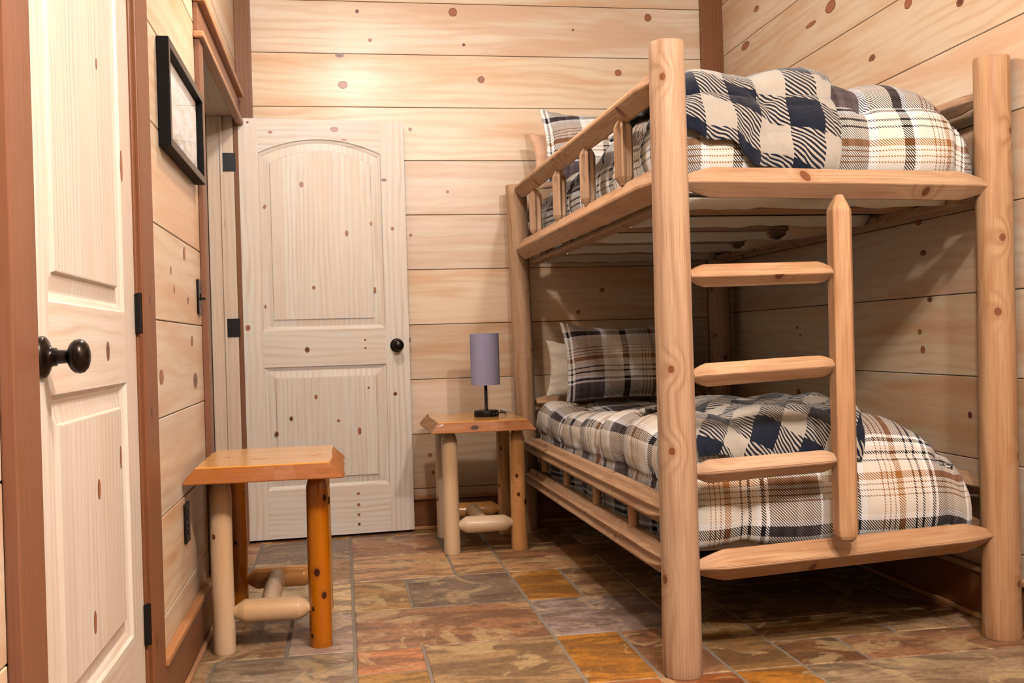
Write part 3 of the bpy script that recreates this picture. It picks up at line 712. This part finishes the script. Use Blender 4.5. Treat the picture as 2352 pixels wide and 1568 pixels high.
tube(mb, cr(cp), .0026, 8); mb.build('power_cord', M['black'], lm)
rebase(lm)

# ------------------------------------------------------------------ bunk bed
bed = empty('bunk_bed', (1.42, 3.85, 0), 'peeled pine log bunk bed with ladder at the foot, against the right wall', 'bunk bed')
def part(name, mb, mat=None, parent=None):
    o = mb.build(name, mat or M['log'], parent or bed)
    if getattr(mb, 'faceted', False):
        b = o.modifiers.new('bevel', 'BEVEL'); b.width = .0045; b.segments = 2; b.limit_method = 'ANGLE'; b.angle_limit = radians(22); b.use_clamp_overlap = True
    return o
P1a, P1b = Vector((.900, 2.71, 0.0005)), Vector((.903, 2.71, 1.742))
P2a, P2b = Vector((1.934, 2.80, 0.0005)), Vector((1.951, 2.80, 1.742))
P3a, P3b = Vector((.889, 4.985, 0.0005)), Vector((.866, 4.985, 1.70))
P4a, P4b = Vector((1.905, 4.990, 0.0005)), Vector((1.910, 4.990, 1.70))
def post(a, b, r0, r1, top, sd, fc=0):
    L = (b-a).length; return log(a, b, r0, r1, ('flat', 'flat'), wob=.018, seed=sd, seg=36, facet=fc)
part('post', post(P1a, P1b, .0545, .049, 1, 2)); part('post', post(P2a, P2b, .056, .052, 1, 5)); part('post', post(P3a, P3b, .050, .052, 1, 9)); part('post', post(P4a, P4b, .055, .055, 1, 12))
# screw plugs on the near posts
# foot rails
FY = 2.775
part('foot_rail', log((.962, 2.760, 1.366), (1.905, 2.790, 1.356), .0440, .0440, ('tenon', 'tenon'), tl=.085, tr=.024, facet=8, wob=.03, seed=21, seg=36))
part('foot_rail', log((.962, 2.755, .280), (1.890, 2.790, .310), .0450, .0430, ('tenon', 'tenon'), tl=.085, tr=.022, facet=8, wob=.03, seed=23, seg=36))
# side rails (left)
def side(y0, y1, x0, x1, z0, z1, r, nm, sd, fc=8, tl=.10): return part(nm, log((x0, y0, z0), (x1, y1, z1), r, r, ('tenon', 'tenon'), tl=tl, tr=r*.62, facet=fc, wob=.03, seed=sd, seg=32))
side(2.755, 4.945, .892, .880, 1.643, 1.668, .045, 'guard_rail', 31)
side(2.757, 4.945, .894, .882, 1.364, 1.372, .049, 'side_rail', 33)
side(2.757, 4.945, .890, .890, .442, .424, .043, 'guard_rail', 35, 7)
side(2.757, 4.945, .892, .892, .300, .268, .047, 'side_rail', 37, 7)
# side rails (right)
side(2.852, 4.945, 1.943, 1.915, 1.632, 1.640, .030, 'guard_rail', 41)
side(2.852, 4.945, 1.940, 1.912, 1.350, 1.340, .044, 'side_rail', 43)
side(2.852, 4.945, 1.936, 1.910, .445, .445, .036, 'guard_rail', 45)
side(2.852, 4.945, 1.936, 1.910, .300, .280, .042, 'side_rail', 47)
# head rails
for z, r in ((1.352, .042), (.622, .036), (.30, .042), (1.60, .036)):
    part('head_rail', log((.935, 4.985, z), (1.862, 4.988, z), r, r, ('tenon', 'tenon'), tl=.06, tr=r*.6, facet=8, wob=.03, seed=int(z*50), seg=28))
# spindles upper left: half-round pickets
def picket(x, y, z0, z1, wd, th, sd):
    return log((x, y, z0), (x, y, z1), wd, wd, ('tenon', 'tenon'), tl=.028, tr=wd*.55, facet=7, wob=.03, seed=sd, seg=28, squash=(1.0, 1.0))
for i, y in enumerate((3.10, 3.575, 4.06, 4.585)):
    part('spindle', picket(.884, y, 1.408, 1.618, .0305, .02, 60+i))
for i, y in enumerate((3.13, 3.60, 4.095, 4.56)):
    part('spindle', log((.891, y, .335), (.890, y, .410), .0165, .0165, ('flat', 'flat'), wob=.04, seed=70+i, seg=16))
for i, y in enumerate((3.15, 3.60, 4.05, 4.50)):
    part('spindle', picket(1.930-.01*i*.6, y, 1.385, 1.612, .024, .02, 80+i))
    part('spindle', log((1.925, y, .335), (1.925, y, .415), .016, .016, ('flat', 'flat'), wob=.04, seed=90+i, seg=16))
# ladder
ld = part('ladder_post', log((1.383, 2.690, .344), (1.392, 2.694, 1.318), .0355, .0345, ('round', 'tenon'), tl=.045, tr=.014, facet=10, wob=.025, seed=101, seg=36))
for (za, zb_, sd) in ((1.098, 1.101, 103), (.822, .838, 105), (.555, .572, 107)):
    part('rung', log((.950, 2.706, za), (1.362, 2.695, zb_), .0325, .0315, ('tenon', 'tenon'), tl=.040, tr=.019, facet=8, wob=.04, seed=sd, seg=32))
# slats and support strips
for lvl, z in (('u', 1.322), ('l', .270)):
    for i in range(4):
        y = 3.08+i*.50
        mb = MB(); mb.box((.923, y, z+.006), (1.883, y+.14, z+.019), None, 0, 0); mb.build('slat', M['log'], bed, bevel=.003)
for (x0_, x1_) in ((.922, .972), (1.850, 1.884)):
    for z in (1.3065, .2545):
        mb = MB(); mb.box((x0_, 2.86, z), (x1_, 4.93, z+.0210), None, 0, 1); mb.build('support_strip', M['log'], bed)
rebase(bed)

# ------------------------------------------------------------------ bedding
def resample(P, step=.012):
    P = cr([(p[0], p[1], 0) for p in P], 10); out = [(P[0][0], P[0][1])]; acc = [0.0]; cur = 0; tgt = step
    s_ = 0
    for a, b in zip(P[:-1], P[1:]):
        d = hypot(b[0]-a[0], b[1]-a[1])
        while d > 0 and s_+d >= tgt:
            t = (tgt-s_)/d; out.append((a[0]+(b[0]-a[0])*t, a[1]+(b[1]-a[1])*t)); acc.append(tgt); tgt += step
        s_ += d
    return out, acc
class Quilt:
    """draped quilt: two edge profiles combined, with bulges and tufts"""
    def __init__(s, xp, yp, zt, tufts, seed, puff=.02, corner=.10, bumps=()):
        s.X, s.sx = resample(xp); s.Y, s.sy = resample(yp); s.zt = zt; s.seed = seed; s.tufts = tufts; s.puff = puff; s.cr = corner; s.bumps = bumps
        s.xmin = min(p[0] for p in s.X); s.xmax = max(p[0] for p in s.X); s.ymin = min(p[0] for p in s.Y)
        s.n, s.m = len(s.X), len(s.Y)
        s.P = [[s.raw(i, j) for i in range(s.n)] for j in range(s.m)]
        s.N = [[None]*s.n for _ in range(s.m)]
        for j in range(s.m):
            for i in range(s.n):
                a = s.P[j][min(i+1, s.n-1)]-s.P[j][max(i-1, 0)]; b = s.P[min(j+1, s.m-1)][i]-s.P[max(j-1, 0)][i]
                n = a.cross(b); s.N[j][i] = n.normalized() if n.length > 1e-9 else Vector((0, 0, 1))
        Q = []
        for j in range(s.m):
            row = []
            for i in range(s.n):
                u, v = s.sx[i], s.sy[j]
                row.append(s.P[j][i]+s.N[j][i]*s.disp(u, v))
            Q.append(row)
        s.P = Q
    def raw(s, i, j):
        x, dx = s.X[i]; y, dy = s.Y[j]; k = 3.0
        dz = -((abs(dx)**k+abs(dy)**k)**(1/k)); dz = max(dz, -min(.40, max(abs(dx), abs(dy))+.02))
        c = s.cr
        for xe, sg in ((s.xmin, 1), (s.xmax, -1)):
            a = (xe+sg*c-x)*sg/c; b = (s.ymin+c-y)/c
            if a > 0 and b > 0:
                a, b = min(a, 1.05), min(b, 1.05)
                a2, b2 = a*sqrt(max(0, 1-b*b/2)), b*sqrt(max(0, 1-a*a/2))
                x = xe+sg*c-sg*a2*c; y = s.ymin+c-b2*c
        z = s.zt+dz
        for (bx, by, r, h) in s.bumps:
            d2 = ((x-bx)**2+(y-by)**2)/r**2
            if d2 < 6: z += h*exp(-d2)*max(0, 1+dz*3)
        return Vector((x, y, z))
    def disp(s, u, v):
        q = s.tufts; a, b = (u/q+.35) % 1, (v/q+.2) % 1
        pu = (sin(pi*a)**.7)*(sin(pi*b)**.7)
        du, dv = min(a, 1-a)*q, min(b, 1-b)*q
        tuft = exp(-(du*du+dv*dv)/(.028**2))
        n1 = noise.noise(Vector((u*3.1+s.seed, v*3.1, s.seed)))
        n2 = noise.noise(Vector((u*9+s.seed, v*9, 3)))
        th = atan2(dv, du+1e-6); rad = sin(th*7+u*9)*exp(-(du*du+dv*dv)/(.06**2))*.003
        wr = abs(noise.noise(Vector((u*22, v*7+s.seed, 9))))
        return s.puff*(pu-.5)*1.25-.024*tuft+n1*.014+n2*.006-rad-wr*.004
    def at(s, u, v):
        fi = min(max(u/.012, 0), s.n-1.001); fj = min(max(v/.012, 0), s.m-1.001); i, j = int(fi), int(fj); a, b = fi-i, fj-j
        P = s.P; p = (P[j][i]*(1-a)+P[j][i+1]*a)*(1-b)+(P[j+1][i]*(1-a)+P[j+1][i+1]*a)*b
        n = (s.N[j][i]*(1-a)+s.N[j][i+1]*a)*(1-b)+(s.N[j+1][i]*(1-a)+s.N[j+1][i+1]*a)*b
        return p, n.normalized()
    def u_of(s, x): return min(range(s.n), key=lambda i: abs(s.X[i][0]-x)+(5 if s.X[i][1] < -.12 else 0))*.012
    def mesh(s, ou=0, ov=0):
        mb = MB(); mb.grid(s.P, lambda i, j: (s.sx[min(j, s.n-1)]+ou, s.sy[min(i, s.m-1)]+ov), 0, 0)
        return mb
def thicken(o, t, off=-1):
    m = o.modifiers.new('thick', 'SOLIDIFY'); m.thickness = t; m.offset = off; return o
# mattresses
def mattress(name, z0, z1, label, under):
    root = empty(name, (1.41, 3.87, z0), label, 'mattress')
    mb = MB(); a, b = (.966, 2.875, z0), (1.856, 4.925, z1)
    mb.box(a, b); o = mb.build('mattress_body', M['sheet'], root, bevel=.03)
    if under:
        # black layer standing for the shadow gaps, and the sheet sagging between the slats
        mb = MB(); mb.box((.980, 2.90, z0-.0035), (1.835, 4.92, z0-.0008)); mb.build('slat_gap_shade', M['gapshade'], root)
        for i in range(-1, 4):
            y = 3.08+i*.50+.14+(.12 if i >= 0 else .16)
            n = 14; rows = []
            for k in range(n+1):
                t = k/n; yy = y+(.105 if i >= 0 else .03)*t
                rows.append([Vector((.985+(.855)*q/20, yy, z0-.006-.030*sin(pi*t)*(1+.3*noise.noise(Vector((q*.6, i*3.3, t)))))) for q in range(21)])
            mb = MB(); mb.grid(rows, lambda a_, b_: (b_*.04, a_*.01), 0, 0); thicken(mb.build('sheet_sag', M['sheet'], root), .002)
    rebase(root); return root
mattress('upper_mattress', 1.3455, 1.50, 'cream mattress on the slats of the top bunk, seen from below', True)
mattress('lower_mattress', .2935, .47, 'mattress under the comforter of the bottom bunk', False)
# rolled canvas flaps hanging below the upper slats
def flap(x, y, ln, r, nm, sd, lab):
    mb = MB(); rows = []
    n = 16
    for k in range(n+1):
        th = pi*1.02+pi*.96*k/n
        row = []
        for q in range(15):
            t = q/14; rr_ = r*(1-.75*t*t)*(1+.05*noise.noise(Vector((q*.7, k*.4, sd))))
            px = x+ln*t; py = y-ln*t*.10
            row.append(Vector((px+cos(th)*rr_*.25+(.005*sin(k*2.3) if q == 0 else 0), py-cos(th)*rr_*1.7, 1.3265+sin(th)*rr_*1.15)))
        rows.append(row)
    mb.grid(rows, lambda a, b: (a*.01, b*.02), 0, 0); o = mb.build(nm, M['canvas'], None); thicken(o, .003); tag(o, lab, 'mattress strap'); return o
flap(1.60, 3.96, .21, .042, 'canvas_strap', 1, 'tan canvas strap curled under the top bunk, the smaller one farther back')
flap(1.585, 3.545, .26, .046, 'canvas_strap', 2, 'tan canvas strap curled under the top bunk, the larger one nearer the ladder')

# lower comforter
xp = [(.950, -.395), (.944, -.32), (.937, -.24), (.931, -.17), (.932, -.115), (.945, -.06), (.99, -.022), (1.07, -.004), (1.2, 0), (1.4, 0), (1.55, -.002), (1.66, -.022), (1.75, -.065), (1.82, -.135), (1.862, -.22), (1.872, -.29), (1.858, -.335)]
yp = [(2.835, -.352), (2.812, -.335), (2.797, -.27), (2.797, -.20), (2.812, -.12), (2.86, -.05), (2.93, -.014), (3.03, 0), (3.5, 0), (4.2, 0), (4.70, 0), (4.84, -.015), (4.90, -.06), (4.915, -.14)]
ql = Quilt(xp, yp, .665, .33, 3, .024, .10, bumps=((1.6, 3.0, .22, .012), (1.15, 4.3, .4, -.05), (1.3, 4.7, .35, -.03), (1.02, 3.35, .18, .012), (1.7, 3.7, .2, .01)))
o = ql.mesh(ou=-ql.u_of(1.205), ov=.209).build('comforter', M['plaid_low'], None); thicken(o, .012)
tag(o, 'plaid quilted comforter in cream, grey and rust spread over the bottom bunk', 'comforter')
# upper comforter
xp = [(.972, -.300), (.955, -.25), (.940, -.18), (.945, -.11), (.965, -.06), (1.01, -.022), (1.09, -.002), (1.25, 0), (1.45, 0), (1.62, 0), (1.72, -.010), (1.80, -.040), (1.865, -.10), (1.905, -.18), (1.925, -.25), (1.905, -.295)]
yp = [(2.885, -.295), (2.855, -.290), (2.835, -.25), (2.832, -.18), (2.850, -.10), (2.90, -.035), (2.97, -.006), (3.06, 0), (3.5, 0), (4.2, 0), (4.60, 0), (4.78, -.02), (4.88, -.07), (4.91, -.15)]
qu = Quilt(xp, yp, 1.682, .33, 9, .026, .10, bumps=((1.25, 2.95, .25, .016), (1.75, 3.1, .25, .02), (1.1, 3.8, .5, -.02), (1.3, 4.5, .5, -.04)))
o = qu.mesh(ou=-qu.u_of(1.42), ov=.278).build('comforter', M['plaid_up'], None); thicken(o, .012)
tag(o, 'plaid quilted comforter in cream, grey and rust heaped on the top bunk', 'comforter')

def throw(name, q, corners, nu, nv, su, sv, mat, seed, off=.014, fold=.012, label='', uo=0, vo=0):
    """fleece throw lying on a quilt; corners in quilt (u,v): bl, br, tr, tl"""
    (bl, br, tr_, tl_) = [Vector((c[0], c[1], 0)) for c in corners]; rows = []
    for j in range(nv+1):
        t = j/nv; row = []
        for i in range(nu+1):
            s_ = i/nu
            # ragged, rumpled outline
            e = .020*noise.noise(Vector((s_*5+seed, t*5, 1)))
            c = (bl*(1-s_)+br*s_)*(1-t)+(tl_*(1-s_)+tr_*s_)*t
            u = c.x+e+.006*noise.noise(Vector((s_*19, t*19, seed))); v = c.y+e*1.2
            p, n = q.at(u, v)
            edge = min(s_, 1-s_, t, 1-t)
            w = noise.noise(Vector((u*7+seed, v*4.5, 2)))
            w2 = abs(noise.noise(Vector((u*4+v*3+seed, v*9-u*2, 7))))
            h = off+fold*(.6+.9*w+1.1*w2)*(.35+min(1, edge*9)*.65)+.004*noise.noise(Vector((u*40, v*40, seed)))*(1 if edge < .04 else .3)
            row.append(p+n*max(h, .006))
        rows.append(row)
    mb = MB(); mb.grid(rows, lambda a, b: (b/nu*su+uo, a/nv*sv+vo), 0, 0)
    o = mb.build(name, mat, None); thicken(o, .009, 1)
    tag(o, label, 'blanket'); return o
def uvq(q, x, arc): return (q.u_of(x), arc)
throw('throw_blanket', qu, (uvq(qu, .985, .165), uvq(qu, 1.440, .00), uvq(qu, 1.520, .95), uvq(qu, .985, 1.0)), 110, 190, .47, .92, M['buff'], 4, .016, .018, 'navy and cream buffalo-check fleece throw hanging over the foot of the top bunk', .02, .05)
throw('throw_blanket', ql, (uvq(ql, 1.00, .285), uvq(ql, 1.50, .250), uvq(ql, 1.84, 1.35), uvq(ql, 1.02, .95)), 120, 180, .64, .98, M['buff_low'], 8, .011, .017, 'navy and cream buffalo-check fleece throw rumpled on the bottom bunk behind the ladder', .03, .0)

# pillows
def pillow(name, cx_, cy_, cz, W, Hh, T, tilt, mat, label, seed, rotz=0, roll=0, flange=0.0):
    n = 44; mb = MB()
    Mx = Matrix.Translation((cx_, cy_, cz)) @ Matrix.Rotation(rotz, 4, 'Z') @ Matrix.Rotation(tilt, 4, 'X') @ Matrix.Rotation(roll, 4, 'Y')
    def P(i, j, sd):
        a, b = -1+2*i/n, -1+2*j/n
        ix = W/2*a*(1-.085*(1-abs(a)**2)*0-.075*(1-b*b)*abs(a)**3); iz = Hh/2*b*(1-(.22 if b > 0 else .10)*(1-a*a)*abs(b)**3)
        k = flange; aa, bb = min(1, abs(a)/(1-k)), min(1, abs(b)/(1-k))
        th = T/2*((1-aa**2.2)*(1-bb**2.2))**.5
        w = noise.noise(Vector((a*2.5+seed, b*2.5, sd*2)))*.014*(1-abs(a*b))+noise.noise(Vector((a*7+seed, b*7, sd)))*.004
        ed = max(abs(a), abs(b)); ruf = .004*sin(a*30+b*23+seed)*max(0, (ed-.85)/.15)
        return Mx @ Vector((ix, -sd*(th+w*(1 if th > .01 else .2))+ruf-sd*.0015, iz))
    F_ = [[P(i, j, 1) for i in range(n+1)] for j in range(n+1)]; B_ = [[P(i, j, -1) for i in range(n+1)] for j in range(n+1)]
    f = lambda i, j: (j/n*W, i/n*Hh)
    mb.grid(F_, f, 0, 0); mb.grid(B_, f, 0, 0, flip=True)
    ring = [(0, j) for j in range(n)]+[(i, n) for i in range(n)]+[(n, j) for j in range(n, 0, -1)]+[(i, 0) for i in range(n, 0, -1)]
    A = [F_[i][j] for i, j in ring]; Bv = [B_[i][j] for i, j in ring]
    mb.grid([A, Bv], lambda i, j: (j*.01, i*.004), 0, 0, closed=True, flip=True)
    o = mb.build(name, mat, None, merge=True); tag(o, label, 'pillow'); return o
pillow('pillow', 1.335, 4.735, .825, .62, .40, .15, radians(-17), M['plaid_pillow'], 'plaid pillow sham leaning at the head of the bottom bunk', 1, rotz=radians(-2), flange=.10)
pillow('pillow', 1.270, 4.872, .775, .60, .28, .09, radians(-14), M['sheet'], 'plain cream pillow standing behind the plaid sham on the bottom bunk', 2, roll=radians(4))
pillow('pillow', 1.265, 4.72, 1.845, .63, .40, .14, radians(-22), M['plaid_pillow'], 'plaid pillow sham leaning at the head of the top bunk', 3, roll=radians(1), flange=.10)
pillow('pillow', 1.235, 4.875, 1.80, .62, .30, .10, radians(-16), M['peach'], 'plain peach pillow behind the plaid sham on the top bunk', 4)

# ------------------------------------------------------------------ lights
def spot(name, loc, power, r, col=(1, .99, .98)):
    l = bpy.data.lights.new(name, 'POINT'); l.energy = power; l.shadow_soft_size = r; l.color = col
    o = bpy.data.objects.new(name, l); COL.objects.link(o); o.location = loc; return o
spot('ceiling_lamp', (.58, .72, 2.60), 90, .06)
spot('ceiling_lamp', (1.12, .45, 2.62), 145, .06)
spot('ceiling_lamp', (.14, 3.45, 2.62), 48, .06)
al = bpy.data.lights.new('hall_light', 'AREA'); al.shape = 'RECTANGLE'; al.size = 1.1; al.size_y = 1.5; al.energy = 3.5; al.color = (1, .88, .76)
ao = bpy.data.objects.new('hall_light', al); COL.objects.link(ao); ao.location = (-1.68, 4.0, 1.45); ao.rotation_euler = (0, radians(-90), 0)
w = bpy.data.worlds.new('room_ambient'); S.world = w; w.use_nodes = True
bg = w.node_tree.nodes['Background']; bg.inputs[0].default_value = (1.0, .62, .38, 1); bg.inputs[1].default_value = .06

# ------------------------------------------------------------------ camera
yaw, pitch, roll, f = .163820344, -.00150035362, -.0289355906, 2346.964
fw = Vector((sin(yaw)*cos(pitch), cos(yaw)*cos(pitch), sin(pitch))); r_ = Vector((cos(yaw), -sin(yaw), 0)); u_ = r_.cross(fw)
c_, s_ = cos(roll), sin(roll); rx = c_*r_+s_*u_; ux = -s_*r_+c_*u_
cam = bpy.data.cameras.new('camera'); co = bpy.data.objects.new('camera', cam); COL.objects.link(co)
m3 = Matrix((rx, ux, -fw)).transposed(); co.matrix_world = Matrix.Translation((0, 0, .936)) @ m3.to_4x4()
cam.sensor_width = 36; cam.lens = 36*f/2352; cam.clip_start = .02
S.camera = co
vs = S.view_settings; vs.view_transform = 'Standard'; vs.look = 'None'; vs.gamma = 1; vs.use_curve_mapping = False; vs.exposure = 0.0
S.cycles.max_bounces = 6; S.cycles.use_adaptive_sampling = True; S.cycles.adaptive_threshold = .03; S.cycles.diffuse_bounces = 1; S.cycles.use_denoising = True
